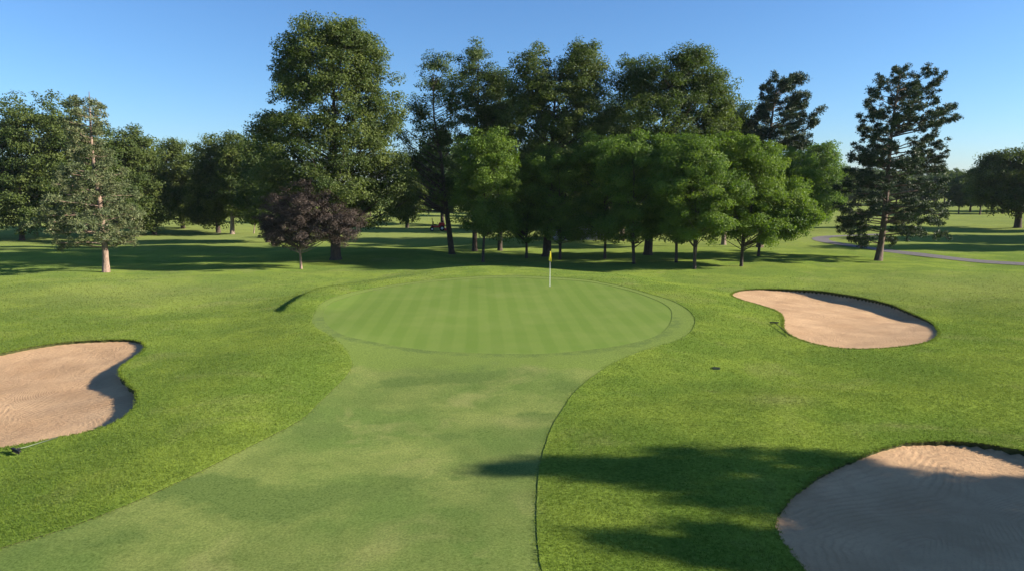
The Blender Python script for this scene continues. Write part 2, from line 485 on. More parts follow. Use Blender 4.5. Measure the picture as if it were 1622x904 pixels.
# worn and dried spots, plus a sunlit ridge crest painted in pale
def dry_litf(x, y):
    c = G(1235, 633); c2 = G(820, 668); c3 = G(1530, 470)
    v = 0.8 * gauss(x, y, c[0], c[1], 0.9, 0.5) + 0.6 * gauss(x, y, c2[0], c2[1], 0.8, 0.35)
    v = v + 0.5 * gauss(x, y, -24, 42, 8, 6) + 0.55 * gauss(x, y, c3[0] + 3, c3[1] + 3, 11, 8)
    L = spline([G(1400, 673), G(1470, 677), G(1550, 684), G(1640, 696)], 0.1, closed=False)  # crest line; the sun it catches is laid on as pale colour
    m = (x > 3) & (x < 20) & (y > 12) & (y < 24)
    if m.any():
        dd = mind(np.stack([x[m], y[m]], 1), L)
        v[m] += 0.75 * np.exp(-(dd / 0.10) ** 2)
    v = v + 0.6 * sm((y - 60) / 30)
    return np.clip(v, 0, 1)
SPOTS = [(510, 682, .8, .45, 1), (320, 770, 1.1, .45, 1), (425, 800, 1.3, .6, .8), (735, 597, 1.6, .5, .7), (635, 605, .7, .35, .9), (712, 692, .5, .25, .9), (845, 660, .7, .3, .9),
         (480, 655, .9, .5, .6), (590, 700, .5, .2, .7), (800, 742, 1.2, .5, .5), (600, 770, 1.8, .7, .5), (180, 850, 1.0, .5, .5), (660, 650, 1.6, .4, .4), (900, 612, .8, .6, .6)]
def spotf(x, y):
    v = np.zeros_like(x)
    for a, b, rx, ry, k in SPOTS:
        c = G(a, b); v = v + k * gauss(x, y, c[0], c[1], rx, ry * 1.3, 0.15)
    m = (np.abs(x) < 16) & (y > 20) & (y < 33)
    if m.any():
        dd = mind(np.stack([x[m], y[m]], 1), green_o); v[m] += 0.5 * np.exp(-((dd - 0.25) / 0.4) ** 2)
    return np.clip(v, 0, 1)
def submesh(name, tri, zoff, skirts, mats):
    used = np.unique(tri); mp = -np.ones(len(V2), int); mp[used] = np.arange(len(used))
    xy = V2[used]; z = zb(xy[:, 0], xy[:, 1]) + zoff
    V = np.column_stack([xy, z]); T = mp[tri]
    fs = [T]; mi = [np.zeros(len(T), int)]
    # vertical edge of the turf, from open boundary edges
    E = np.concatenate([T[:, [0, 1]], T[:, [1, 2]], T[:, [2, 0]]])
    key = np.sort(E, 1); _, inv, cnt = np.unique(key, axis=0, return_inverse=True, return_counts=True)
    B = E[cnt[inv.ravel()] == 1]
    B = B[(np.abs(V[B[:, 0], 0]) < 100) & (V[B[:, 0], 1] < 100)]
    if skirts is not None and len(B):
        a, b = V[B[:, 0]], V[B[:, 1]]
        la, lb = a.copy(), b.copy()
        la[:, 2] -= skirts(a); lb[:, 2] -= skirts(b)
        k = len(B); n0 = len(V)
        V = np.concatenate([V, a, b, lb, la])
        i = np.arange(k); lipm = ((skirts(a) > 0.075) | ((b - a)[:, 1] > 0)).astype(int)  # sun-facing edges also get the darker colour, offsetting the sun's brightness there
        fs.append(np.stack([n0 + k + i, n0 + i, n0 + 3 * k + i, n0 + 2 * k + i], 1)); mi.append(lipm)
    ap = 1 - sm((25.2 - V[:, 1]) / 3.0)
    me = mesh_np(name, V, fs, np.concatenate(mi), True, {'dry_lit': dry_litf(V[:, 0], V[:, 1]), 'apron': ap, 'spot': spotf(V[:, 0], V[:, 1])})
    return link(name, me, mats)
sand_lip = []
def lipval(k, P):
    """height of the turf lip over the sand at rim points, higher on the sunward side"""
    c = bunk[k].mean(0); v = P - c
    nx = v[:, 0] / (np.abs(bunk[k][:, 0] - c[0]).max()); ny = v[:, 1] / (np.abs(bunk[k][:, 1] - c[1]).max())
    base = (0.055, 0.09, 0.06)[k]
    if k == 1:
        g = G(194, 586)
        return base + 0.10 * sm((v[:, 0] - 0.5) / 2.0) * sm((ny + 1.0) / 0.5) + 0.36 * gauss(P[:, 0], P[:, 1], g[0] + 0.2, g[1], 1.1, 0.85)
    return base + (0.38, 0, 0.20)[k] * sm((nx + (0.15 if k == 0 else -0.1)) / 0.8) * sm((ny + 0.45) / 0.6)
def skirt_rough(A):
    d = np.full(len(A), 0.04)
    for k, b in enumerate(bunk):
        m = mind(A[:, :2], b) < 0.05
        if m.any(): d[m] = lipval(k, A[m, :2]) + 0.10
    return d
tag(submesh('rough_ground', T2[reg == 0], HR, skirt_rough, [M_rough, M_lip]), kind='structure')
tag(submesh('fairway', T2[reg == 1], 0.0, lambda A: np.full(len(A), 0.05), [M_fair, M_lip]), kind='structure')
tag(submesh('putting_green', T2[reg == 2], -0.012, None, [M_green]), kind='structure')

bunker_z = []
for k, b in enumerate(bunk):
    tri = T2[in_b[k]]
    # finer inner mesh for the sand
    g = grid(b[:, 0].min(), b[:, 0].max(), b[:, 1].min(), b[:, 1].max(), 0.2)
    g = g[inpoly(g, b)]; g = g[mind(g, b) > 0.12]
    kb = len(b)
    vo, _, fo, _, _, _ = delaunay_2d_cdt([Vector(p) for p in np.concatenate([b, g])], [(i, (i + 1) % kb) for i in range(kb)], [], 1, 1e-6)
    V = np.array([(v.x, v.y) for v in vo]); T = np.array(fo)
    D = np.sqrt(((V[:, None] - b[None, ::2]) ** 2).sum(2)); W = 1 / (D + 0.05) ** 2.2
    lf = lipval(k, b[::2]); lv = np.minimum(lf, 0.10 if k != 1 else 0.22); ex = (W * (lf - lv)[None]).sum(1) / W.sum(1)
    rz = zb(b[::2, 0], b[::2, 1]) + HR - lv
    z = (W * rz[None]).sum(1) / W.sum(1)
    s = D.min(1)
    z = z - ex * (1 - np.exp(-s / 0.35)) - 0.16 * (1 - np.exp(-s / 1.6)) - 0.01
    cb = b.mean(0)
    rk = s * 0.75 + 0.35 * np.sqrt((V[:, 0] - cb[0] - 1) ** 2 + (V[:, 1] - cb[1]) ** 2)
    z = z + 0.018 * np.sin(V[:, 0] * 2.1 + k) * np.sin(V[:, 1] * 2.7) * np.clip(s, 0, 1)
    me = mesh_np('bunker_sand', np.column_stack([V, z]), [T], None, True, {'rake': rk})
    o = link('sand_bunker', me, M_sand)
    tag(o, kind='structure')

# the path
def ribbon(name, C, wid, z, m):
    C = spline(C, 0.6, closed=False)
    t = np.gradient(C, axis=0); t /= np.linalg.norm(t, axis=1)[:, None]
    nn = np.stack([-t[:, 1], t[:, 0]], 1)
    cols = [C + nn * wid * s for s in (-0.5, -0.2, 0.2, 0.5)]
    V = np.concatenate([np.column_stack([c, zb(c[:, 0], c[:, 1]) + HR + z]) for c in cols])
    n = len(C); i = np.arange(n - 1)
    Q = np.concatenate([np.stack([k * n + i, k * n + i + 1, (k + 1) * n + i + 1, (k + 1) * n + i], 1) for k in range(3)])
    return link(name, mesh_np(name, V, [Q[:, ::-1]]), m)
cpth = [G(1395, 372), G(1350, 373.5), G(1318, 375), G(1300, 378), G(1308, 383), G(1344, 389), G(1384, 394.5), G(1416, 399), G(1500, 409), G(1622, 419), G(1760, 432)]
tag(ribbon('path', cpth, 1.9, 0.03, M_path), kind='structure')

# ------------------------------------------------------------------ real blades over the near rough
def blades():
    N = 900000
    u = rng.random(N)
    dmin, dmax = 9.0, 44.0
    dd = dmin * (dmax / dmin) ** (u ** 1.15) + rng.normal(0, 0.12, N) * dmax * u ** 3
    xx = (rng.random(N) * 2 - 1) * (0.95 * dd + 1.5) + rng.normal(0, 1, N) * (0.10 * dd + 1.5)
    P = np.stack([xx, dd], 1)
    keep = ~inpoly(P + rng.normal(0, 0.07, P.shape), fair_o)
    for b in bunk: keep &= ~inpoly(P, b)
    P = P[keep]
    # a ragged fringe hanging over the bunker lips
    fr = []
    for b in bunk:
        q = np.repeat(b, 34, axis=0) + rng.normal(0, 0.035, (len(b) * 34, 2)); fr.append(q)
    P = np.concatenate([P] + fr); n = len(P)
    dist = np.hypot(P[:, 0], P[:, 1])
    h = rng.uniform(0.016, 0.042, n) * (0.8 + dist / 45); wd = rng.uniform(0.004, 0.008, n) * (0.7 + dist / 22)
    a = rng.uniform(0, 2 * math.pi, n); la = rng.uniform(0, 2 * math.pi, n); ln = rng.uniform(0.1, 0.9, n) * h
    z = zb(P[:, 0], P[:, 1]) + HR - 0.008
    ca, sa = np.cos(a) * wd, np.sin(a) * wd
    A = np.column_stack([P[:, 0] - ca, P[:, 1] - sa, z]); B = np.column_stack([P[:, 0] + ca, P[:, 1] + sa, z])
    C = np.column_stack([P[:, 0] + np.cos(la) * ln, P[:, 1] + np.sin(la) * ln, z + h])
    V = np.stack([A, B, C], 1).reshape(-1, 3)
    T = np.arange(3 * n).reshape(-1, 3)
    dv = np.repeat(np.clip(dry_litf(P[:, 0], P[:, 1]) + rng.choice([0, 0, 0.15, 0.35], n), 0, 1), 3)
    me = mesh_np('grass', V, [T], None, True, {'dry_lit': dv})
    # blades take the light like the turf they belong to
    return tag(link('grass', me, M_blade), 'short mown rough grass around the fairway and bunkers', 'grass', kind='stuff')
blades()

# ------------------------------------------------------------------ trees
def unit(v): return v / (np.linalg.norm(v, axis=-1, keepdims=True) + 1e-9)
def leaves_mesh(name, C, N, size, asp, tint, r):
    """one four-sided leaf spray per point"""
    n = len(C)
    t = unit(np.cross(N, r.normal(size=(n, 3)))); b = np.cross(N, t)
    s = size[:, None] if np.ndim(size) else size
    up = N * s * 0.18
    V = np.stack([C - t * s * 0.5, C + b * s * asp * 0.5 + up, C + t * s * 0.5, C - b * s * asp * 0.5 + up], 1).reshape(-1, 3)
    Q = np.arange(4 * n).reshape(-1, 4)
    return mesh_np(name, V, [Q], None, False, {'tint': np.repeat(tint, 4)})

LEAFN = [0]
def tree(name, label, cat, base, lobes, lm, bm=None, seed=0, nclu=260, per=70, cr=0.85, size=0.24, tr=0.22, fork=0.18,
         group=None, fill=0.35, lean=0.0, multi=1, thin=0.0, limbs=46, trunktop=0.86, knobs=0):
    """lobes: (dx, dy, z, rx, ry, rz) ellipsoids in metres about the base"""
    r = np.random.default_rng(seed + 100)
    nclu = int(nclu * 1.55); per = per * 1.7; size = size * 0.81; tr = tr * 0.88
    root = empty(name, (base[0], base[1], float(zb(base[0], base[1])) + HR - 0.03))
    L = np.array(lobes, float)
    pr0 = (L[:, 3] * L[:, 5]) ** 0.9; pr0 = pr0 / pr0.sum(); L0 = L
    # every big mass of the crown carries a dozen smaller knobs of foliage
    K = []
    for q in L:
        for _ in range(int(knobs)):
            dd = unit(r.normal(size=3)); dd[2] = dd[2] * 0.9 + 0.05; f_ = r.uniform(0.20, 0.40)
            K.append((*(q[:3] + dd * q[3:6] * r.uniform(0.76, 0.93)), q[3] * f_, q[4] * f_, q[5] * f_ * 0.8))
    if K: L = np.concatenate([L * np.array([1, 1, 1, .9, .9, .9]), np.array(K)])
    area = (L[:, 3] * L[:, 5]) ** 0.75; area[len(L0):] *= 0.75; pr = area / area.sum()
    li = r.choice(len(L), nclu, p=pr)
    d = unit(r.normal(size=(nclu, 3)))
    rad = (1 - fill * r.random(nclu) ** 1.3 * 1.6) * (r.uniform(0.84, 1.08, nclu) if knobs else r.uniform(0.86, 1.05, nclu))
    cc = L[li, :3] + d * L[li, 3:6] * np.clip(rad, 0.1, 1.1)[:, None]
    # drop clusters buried deep in another lobe
    keep = np.ones(nclu, bool)
    for k in range(len(L0)):
        q = (((cc - L[k, :3]) / L[k, 3:6]) ** 2).sum(1)
        keep &= ~((q < 0.25) & (li != k) & (r.random(nclu) < 0.8))
    cc = cc[keep]; d = d[keep]; nc = len(cc)
    crs = cr * r.uniform(0.6, 1.35, nc)
    cnt = np.maximum(8, (per * (crs / cr) ** 2 * r.uniform(0.5, 1.3, nc) * (1 - thin)).astype(int))
    ci = np.repeat(np.arange(nc), cnt); n = len(ci)
    off = unit(r.normal(size=(n, 3))) * (r.random(n) ** 0.45)[:, None] * crs[ci][:, None]
    off[:, 2] *= 0.62
    off += d[ci] * 0.2 * crs[ci][:, None] * r.random(n)[:, None]
    C = cc[ci] + off
    top = float((L[:, 2] + L[:, 5]).max())
    N = unit(0.55 * unit(off) + 0.35 * d[ci] + np.array([0, 0, 0.45]) + 0.75 * r.normal(size=(n, 3)) * 0.6)
    ct = r.uniform(0.05, 0.85, nc)
    tint = np.clip(ct[ci] + r.normal(0, 0.09, n), 0, 1)
    lo = float(zb(base[0], base[1]))
    C[:, 2] = np.maximum(C[:, 2], 0.6)
    me = leaves_mesh('crown', C, N, size * r.uniform(0.65, 1.3, n), 0.62, tint, r)
    link('crown', me, lm, root)
    # trunk and limbs
    mb = MB()
    bot = float((L[:, 2] - L[:, 5]).min()); fz = max(0.9, top * fork)
    wc = (L0[:, :3] * pr0[:, None]).sum(0)
    T0 = []
    for k in range(multi):
        a = r.uniform(0, 6.28)
        tx = wc[0] * 0.9 + (math.cos(a) * 1.3 if multi > 1 else 0); ty = wc[1] + (math.sin(a) * 1.3 if multi > 1 else 0)
        tt = np.linspace(0, 1, 10)
        wob = np.cumsum(r.normal(0, 0.10, (10, 2)), 0) * tt[:, None]
        P = np.column_stack([lean * (tt - tt ** 2) + tx * tt ** 1.5 + wob[:, 0], ty * tt ** 1.5 + wob[:, 1], -0.1 + tt * top * trunktop])
        rr = tr * (1 - 0.9 * tt) * (1.0 if k == 0 else 0.7); rr[0] *= 1.45; rr[1] *= 1.02
        # finer foot so that the root flare is short
        P = np.insert(P, 1, P[0] + (P[1] - P[0]) * 0.22, 0); rr = np.insert(rr, 1, tr * 1.05)
        mb.tube(P, rr, 10); T0.append((P, rr))
    sel = r.choice(nc, min(limbs, nc), replace=False)
    for s in sel:
        P, rr = T0[r.integers(len(T0))]
        c = cc[s]; hd = math.hypot(c[0] - P[4][0], c[1] - P[4][1])
        zs = np.clip(c[2] - r.uniform(0.45, 0.9) * (hd + 0.5), fz * r.uniform(0.9, 1.3), top * 0.8)
        i = np.interp(zs, P[:, 2], np.arange(len(P)))
        st = np.array([np.interp(i, np.arange(len(P)), P[:, q]) for q in range(3)])
        r0 = min(0.5 * np.interp(i, np.arange(len(P)), rr), 0.02 + 0.018 * np.linalg.norm(c - st))
        m = st * 0.5 + c * 0.5 + np.array([0, 0, -0.06 * hd]) + r.normal(0, 0.15, 3)
        tt = np.linspace(0, 1, 6)[:, None]
        Q = st * (1 - tt) ** 2 + 2 * m * tt * (1 - tt) + c * tt ** 2
        mb.tube(Q, r0 * (1 - 0.85 * tt[:, 0]), 5, cap=False)
    mb.build('trunk', bm or M_bark, root, smooth=True)
    LEAFN[0] += n
    tag(root, label, cat, group)
    return root

def px_tree(name, label, cat, bx, by, lob, lm, Y=None, **kw):
    """lobes given as (px, py, rx, ry[, dy]) on the photograph, turned into metres at the tree's own distance"""
    if Y is None:
        b = G(bx, by, HR); Y = b[1]
    else:
        b = atY(bx, 300, Y)[:2]
    z0 = float(zb(b[0], b[1])) + HR
    k = Y / F
    L = []
    for q in lob:
        p = atY(q[0], q[1], Y); dy = q[4] if len(q) > 4 else 0.0
        rx = q[2] * k * 1.08; rz = q[3] * k * 1.08
        L.append((p[0] - b[0], dy, p[2] - z0, rx, max(rx, 1.2) * 0.95, rz))
    return tree(name, label, cat, b, L, lm, **kw)

def pine(name, label, bx, by, prof, lm, bm, Y=None, seed=0, tr=0.25, step=0.55, tuft=0.45, needles=46, lean=(0, 0), nbr=5, group=None, cover=0.65, rise=0.25, size=0.26, dens=1.0):
    """prof: list of (py, left_px, right_px) crown reach at image heights, top first"""
    r = np.random.default_rng(seed + 500)
    if Y is None:
        b = G(bx, by, HR); Y = b[1]
    else: b = atY(bx, 300, Y)[:2]
    z0 = float(zb(b[0], b[1])) + HR
    root = empty(name, (b[0], b[1], z0 - 0.03))
    k = Y / F
    pr = np.array([(atY(bx, p[0], Y)[2] - z0, (bx - p[1]) * k, (p[2] - bx) * k) for p in prof])[::-1]
    H = pr[-1, 0]; lo = pr[0, 0]
    tt = np.linspace(0, 1, 14)
    ax = np.column_stack([lean[0] * tt + 0.12 * np.sin(tt * 7), lean[1] * tt, -0.1 + tt * (H + 0.05)])
    rr = tr * (1 - tt) ** 0.85 + 0.02; rr[0] *= 1.3
    mb = MB(); mb.tube(ax, rr, 10)
    CC = []; CR = []
    z = lo
    while z < H - 0.15:
        nb = nbr + r.integers(-1, 2)
        a0 = r.uniform(0, 6.28)
        for j in range(nb):
            a = a0 + j * 2 * math.pi / nb + r.normal(0, 0.25)
            zz = z + r.uniform(-0.4, 0.4) * step * 1.6
            wl = np.interp(zz, pr[:, 0], pr[:, 1]); wr = np.interp(zz, pr[:, 0], pr[:, 2])
            f = 0.5 + 0.5 * math.cos(a); x0_ = np.interp(zz, ax[:, 2], ax[:, 0]); wl = max(0.3, wl + x0_); wr = max(0.3, wr - x0_)
            Lx = (wr * f + wl * (1 - f)) * (0.72 + 0.36 * r.random() ** 0.7)
            if r.random() < 0.10: Lx *= 1.12
            if Lx < 0.15: Lx = 0.25
            xx = np.interp(zz, ax[:, 2], ax[:, 0]); yy = np.interp(zz, ax[:, 2], ax[:, 1])
            u = np.linspace(0, 1, 7)
            fr = (zz - lo) / (H - lo)
            up = rise * (fr - 0.35) * 2.0
            drop = (u * up + 0.10 * np.sin(u * 3) * (1 - fr)) * Lx
            # branches bend up towards the tips
            drop = drop + 0.12 * Lx * u ** 3
            zs = zz - (up * Lx * 0.6)
            B = np.column_stack([xx + math.cos(a) * u * Lx, yy + math.sin(a) * u * Lx, zs + drop]) + np.cumsum(r.normal(0, 0.02 * Lx, (7, 3)), 0) * np.array([1, 1, .6])
            mb.tube(B, (0.012 + 0.011 * Lx) * (1 - 0.8 * u), 4, cap=False)
            nt_ = max(2, int(Lx / (tuft * 0.62) * dens))
            us = np.clip(1 - cover * r.random(nt_) ** 1.1, 0.12, 1.0); us[0] = 1.0
            c = np.column_stack([np.interp(us, u, B[:, q]) for q in range(3)])
            side = (1.15 - us) * Lx * 0.42
            sa = r.normal(0, 0.75, nt_) * side
            c[:, 0] += -math.sin(a) * sa; c[:, 1] += math.cos(a) * sa; c[:, 2] += r.uniform(-0.25, 0.45, nt_) * min(1.0, tuft * 2)
            for q in range(1, nt_):
                if r.random() < 0.5:
                    s0 = np.array([np.interp(us[q] * 0.85, u, B[:, w]) for w in range(3)])
                    mb.tube(np.stack([s0, c[q]]), [0.014, 0.006], 3, cap=False)
            CC.append(c); CR.append(np.full(nt_, tuft) * r.uniform(0.55, 1.15, nt_))
        z += step * r.uniform(0.75, 1.3)
    CC = np.concatenate(CC); CR = np.concatenate(CR)
    CC = CC + r.normal(0, 0.04, CC.shape)
    n = len(CC) * needles; ci = np.repeat(np.arange(len(CC)), needles)
    dv = unit(r.normal(size=(n, 3)) + np.array([0, 0, 0.35])); 
    off = dv * (r.uniform(0.1, 1.0, n) ** 0.8)[:, None] * CR[ci][:, None]; off[:, 2] *= 0.8
    C = CC[ci] + off
    # needle sprays point outward from their tuft
    t = unit(dv + 0.35 * r.normal(size=(n, 3))); N = unit(np.cross(t, r.normal(size=(n, 3)))); bb = np.cross(N, t)
    s = (size * r.uniform(0.7, 1.25, n))[:, None]
    V = np.stack([C - t * s * 0.5, C + bb * s * 0.16, C + t * s * 0.5, C - bb * s * 0.16], 1).reshape(-1, 3)
    ct = r.uniform(0.1, 0.85, len(CC))
    tint = np.clip(ct[ci] + r.normal(0, 0.15, n), 0, 1)
    me = mesh_np('crown', V, [np.arange(4 * n).reshape(-1, 4)], None, False, {'tint': np.repeat(tint, 4)})
    link('crown', me, lm, root)
    mb.build('trunk', bm, root, smooth=True)
    tag(root, label, 'pine tree', group)
    return root

GA = 'tall shade trees standing behind the green'
GB = 'young maples in the row behind the green'
GC = 'shade trees along the far side on the left'

# --- tall trees behind the green
px_tree('linden_tree', 'tallest rounded tree, olive green and full to the ground, behind the purple plum', 'tree', 532, 411,
        [(520,100,72,68),(528,165,100,80),(520,240,112,72),(530,305,118,62),(470,110,34,44),(565,110,36,50),(600,190,36,44),(425,205,26,30),(610,290,44,52),(455,300,52,56),(548,60,30,28),(488,72,38,36),(570,84,32,34)],
        L_linden, seed=1, nclu=1000, per=64, cr=0.8, size=0.25, tr=0.5, fork=0.12, group=GA, fill=0.4, limbs=90)
px_tree('shade_tree', 'thin dark tree with open branches and leaning trunk, right of the tallest tree', 'tree', 716, 403,
        [(690,130,30,42),(668,180,38,50),(700,220,48,50),(655,255,36,44),(715,290,38,42),(692,108,22,34),(715,165,30,44),(650,305,30,26)],
        L_dark, seed=2, nclu=300, per=40, cr=0.62, size=0.22, tr=0.34, fork=0.2, group=GA, fill=0.7, lean=-1.2, limbs=80)
px_tree('shade_tree', 'dark narrow pointed tree rising behind the leftmost bright maple', 'tree', 752, 398,
        [(750,110,26,38),(745,160,42,46),(775,185,40,60),(760,220,46,56),(740,290,46,50),(752,85,10,22)],
        L_dark, seed=3, nclu=300, per=48, cr=0.65, size=0.22, tr=0.3, group=GA, fill=0.6, limbs=70, trunktop=0.95)
px_tree('shade_tree', 'small-topped dark tree filling the gap between pointed tree and twin domed tree', 'tree', 792, 397,
        [(788,130,20,26),(790,185,36,52),(795,260,44,60)],
        L_dark, seed=4, nclu=240, per=52, cr=0.7, size=0.23, tr=0.28, group=GA, fill=0.5)
px_tree('shade_tree', 'broad dark tree with two rounded tops, directly behind the flag', 'tree', 866, 406,
        [(845,125,38,50),(925,115,38,46),(885,160,62,52),(835,190,44,56),(930,190,44,60),(880,265,76,62),(915,85,14,16)],
        L_linden, seed=5, nclu=600, per=58, cr=0.78, size=0.24, tr=0.48, group=GA, fill=0.45, limbs=90)
px_tree('shade_tree', 'wide dark tree with a flat spreading top, tallest right of the flag', 'tree', 1026, 404,
        [(1080,120,58,42),(1010,130,36,42),(1125,150,38,42),(1060,180,86,54),(1130,210,40,46),(1040,260,84,56),(1095,95,26,18)],
        L_dark, seed=6, nclu=660, per=56, cr=0.78, size=0.24, tr=0.46, group=GA, fill=0.45, limbs=100)
px_tree('shade_tree', 'dark tree low between the wide topped tree and the shaggy pine', 'tree', 1146, 388,
        [(1165,205,40,42),(1150,250,52,56),(1185,235,28,34)],
        L_dark, bm=M_barkl, seed=7, nclu=260, per=56, cr=0.85, size=0.28, tr=0.3, group=GA, fill=0.45)
px_tree('shade_tree', 'dim tree deep in the middle of the grove, behind the maples', 'tree', 985, 381,
        [(985,200,50,50),(975,260,60,60)],
        L_dark, seed=8, nclu=260, per=56, cr=0.9, size=0.3, tr=0.36, group=GA, fill=0.45)
pine('pine_tree', 'shaggy dark pine rising out of the right end of the grove', 1203, 392,
     [(122,1226,1236),(140,1200,1258),(175,1190,1268),(200,1180,1288),(235,1160,1278),(280,1160,1250),(300,1170,1240)],
     L_pine, M_barkp, seed=9, tr=0.3, step=0.72, tuft=0.5, needles=90, lean=(0.9, 0), group='pines by the green', cover=0.6, size=0.24, dens=1.2)
# --- bright maples in the row
MP = dict(group=GB, cr=0.62, size=0.21, tr=0.15, fork=0.13, fill=0.5, limbs=44, knobs=5)
px_tree('maple_tree', 'leftmost bright green maple of the row, standing apart', 'tree', 765, 415,
        [(768,235,44,34),(780,280,48,44),(760,330,48,44),(738,300,26,34),(785,355,34,26)], L_maple2, seed=11, nclu=330, per=60, **MP)
px_tree('maple_tree', 'dark shaded maple just left of the flag', 'tree', 834, 409,
        [(840,290,38,50),(830,345,42,40)], L_maple, seed=12, nclu=220, per=58, **MP)
px_tree('maple_tree', 'maple with splayed low limbs just right of the flag', 'tree', 887, 411,
        [(880,265,42,36),(885,310,48,44),(885,355,44,30)], L_maple, seed=13, nclu=300, per=58, multi=3, **MP)
px_tree('maple_tree', 'maple second to the right of the flag', 'tree', 958, 410,
        [(945,245,42,38),(960,290,48,50),(955,345,44,36)], L_maple, seed=14, nclu=300, per=58, **MP)
px_tree('maple_tree', 'maple with forked trunk in the middle of the row, third right of the flag', 'tree', 1004, 418,
        [(1000,245,46,38),(1010,290,56,50),(1005,350,52,34)], L_maple, seed=15, nclu=340, per=58, multi=2, **MP)
px_tree('maple_tree', 'slim trunked maple left of the widest branching maple', 'tree', 1071, 416,
        [(1068,245,36,34),(1060,300,46,50),(1065,345,40,36)], L_maple, seed=16, nclu=280, per=58, **MP)
px_tree('maple_tree', 'nearest bright maple with wide low forks, second from the right end', 'tree', 1100, 426,
        [(1105,250,58,42),(1105,300,74,54),(1100,355,64,32),(1075,285,40,46)], L_maple2, seed=17, nclu=480, per=62, multi=3, **MP)
px_tree('maple_tree', 'bright maple with wide skirt at the right end of the row', 'tree', 1174, 422,
        [(1190,250,54,38),(1200,300,76,52),(1200,352,74,30),(1255,330,40,48),(1165,340,46,40)], L_maple2, seed=18, nclu=560, per=62, multi=2, **MP)
px_tree('maple_tree', 'pale green maple tucked behind the right end of the row', 'tree', 1201, 406,
        [(1240,270,44,40),(1265,310,42,46),(1230,340,50,36)], L_maple2, seed=19, nclu=300, per=60, **MP)
# --- plum
px_tree('plum_tree', 'small purple leaved tree with pale trunk at the left of the green', 'plum tree', 477, 426,
        [(482,325,46,36),(455,345,40,36),(510,345,50,34),(548,355,34,28),(480,370,56,22),(440,370,30,24),(425,350,18,24)], L_plum, bm=M_barkr, seed=20,
        nclu=520, per=70, cr=0.42, size=0.13, tr=0.12, fork=0.2, fill=0.6, limbs=70)
# --- pines standing alone
pine('pine_tree', 'thin leaning pine with pale pinkish trunk, standing alone on the left', 168, 431,
     [(143,140,152),(165,118,170),(190,112,182),(215,118,172),(250,125,185),(275,112,195),(300,100,212),(330,88,226),(355,78,238),(378,66,232),(388,76,205)],
     L_pineo, M_barkr, seed=21, tr=0.22, step=0.62, tuft=0.36, needles=64, lean=(-0.35, 0.3), nbr=6, group='pines by the green', cover=0.72, rise=0.1, size=0.18, dens=0.9)
pine('pine_tree', 'tall dark pine with layered branches beside the cart path on the right', 1391, 413,
     [(106,1416,1424),(118,1386,1448),(150,1358,1466),(190,1350,1480),(225,1352,1496),(255,1336,1470),(290,1334,1480),(320,1322,1486),(350,1320,1484),(378,1336,1490),(386,1352,1480)],
     L_pine, M_barkp, seed=22, tr=0.28, step=0.58, tuft=0.38, needles=84, lean=(0.6, 0), nbr=5, group='pines by the green', cover=0.6, rise=0.25, size=0.19, dens=0.92)
# --- left background
BG = dict(group=GC, cr=1.0, size=0.34, tr=0.34, fill=0.4, limbs=40)
px_tree('maple_tree', 'large dark tree at the left edge behind the thin pine', 'tree', 35, 381,
        [(60,210,66,60),(20,250,60,70),(95,270,60,76),(40,310,78,52),(-20,260,40,60)], L_linden, seed=31, nclu=620, per=56, **BG)
px_tree('maple_tree', 'dark tree directly behind the thin pine', 'tree', 186, 377,
        [(150,260,44,56),(170,310,50,48)], L_dark, seed=32, nclu=260, per=56, **BG)
px_tree('maple_tree', 'rounded dark tree just right of the thin pine', 'tree', 245, 372,
        [(212,245,32,38),(222,300,40,56),(235,335,30,28)], L_linden, seed=33, nclu=300, per=58, **BG)
px_tree('maple_tree', 'olive tree between the rounded dark tree and the pale trunked trees', 'tree', 290, 362,
        [(275,265,36,42),(285,310,42,46)], L_linden, seed=34, nclu=280, per=58, **BG)
px_tree('maple_tree', 'broad olive tree with dark trunk left of the pale trunk', 'tree', 346, 369,
        [(345,260,38,44),(340,305,42,46),(325,335,24,22)], L_linden, seed=35, nclu=320, per=58, **BG)
px_tree('maple_tree', 'sunlit tree on a pale trunk left of the purple plum', 'tree', 368, 371,
        [(382,255,28,38),(388,300,34,48)], L_linden, bm=M_barkl, seed=36, nclu=260, per=58, **BG)
px_tree('maple_tree', 'dark tree filling the gap behind the purple plum', 'tree', 425, 384,
        [(420,265,32,42),(430,310,46,46)], L_dark, seed=37, nclu=280, per=58, **BG)
px_tree('small_tree', 'small pale young tree left of the purple plum', 'tree', 402, 370,
        [(402,340,13,14)], L_maple2, seed=38, nclu=50, per=40, cr=0.5, size=0.25, tr=0.1, bm=M_barkl)
px_tree('maple_tree', 'small shade tree seen far off between the two tall trees', 'tree', 645, 361,
        [(640,325,26,22),(648,305,20,20)], L_linden, seed=39, nclu=160, per=50, **BG)
# --- right background
px_tree('maple_tree', 'soft green rounded tree behind the right end of the maples', 'tree', 1272, 366,
        [(1290,255,36,28),(1305,285,36,34),(1262,285,34,40),(1290,320,40,26)], L_maple, seed=41, nclu=360, per=58, group='trees behind the path', cr=1.0, size=0.36, tr=0.3, fill=0.4)
px_tree('oak_tree', 'big old tree with thick trunk at the right edge', 'tree', 1612, 361,
        [(1600,270,44,36),(1640,265,40,40),(1570,290,34,32),(1610,310,56,30),(1575,262,18,18)], L_linden, seed=42, nclu=460, per=52, group='trees behind the path', cr=1.0, size=0.36, tr=0.62, fill=0.5, limbs=70)

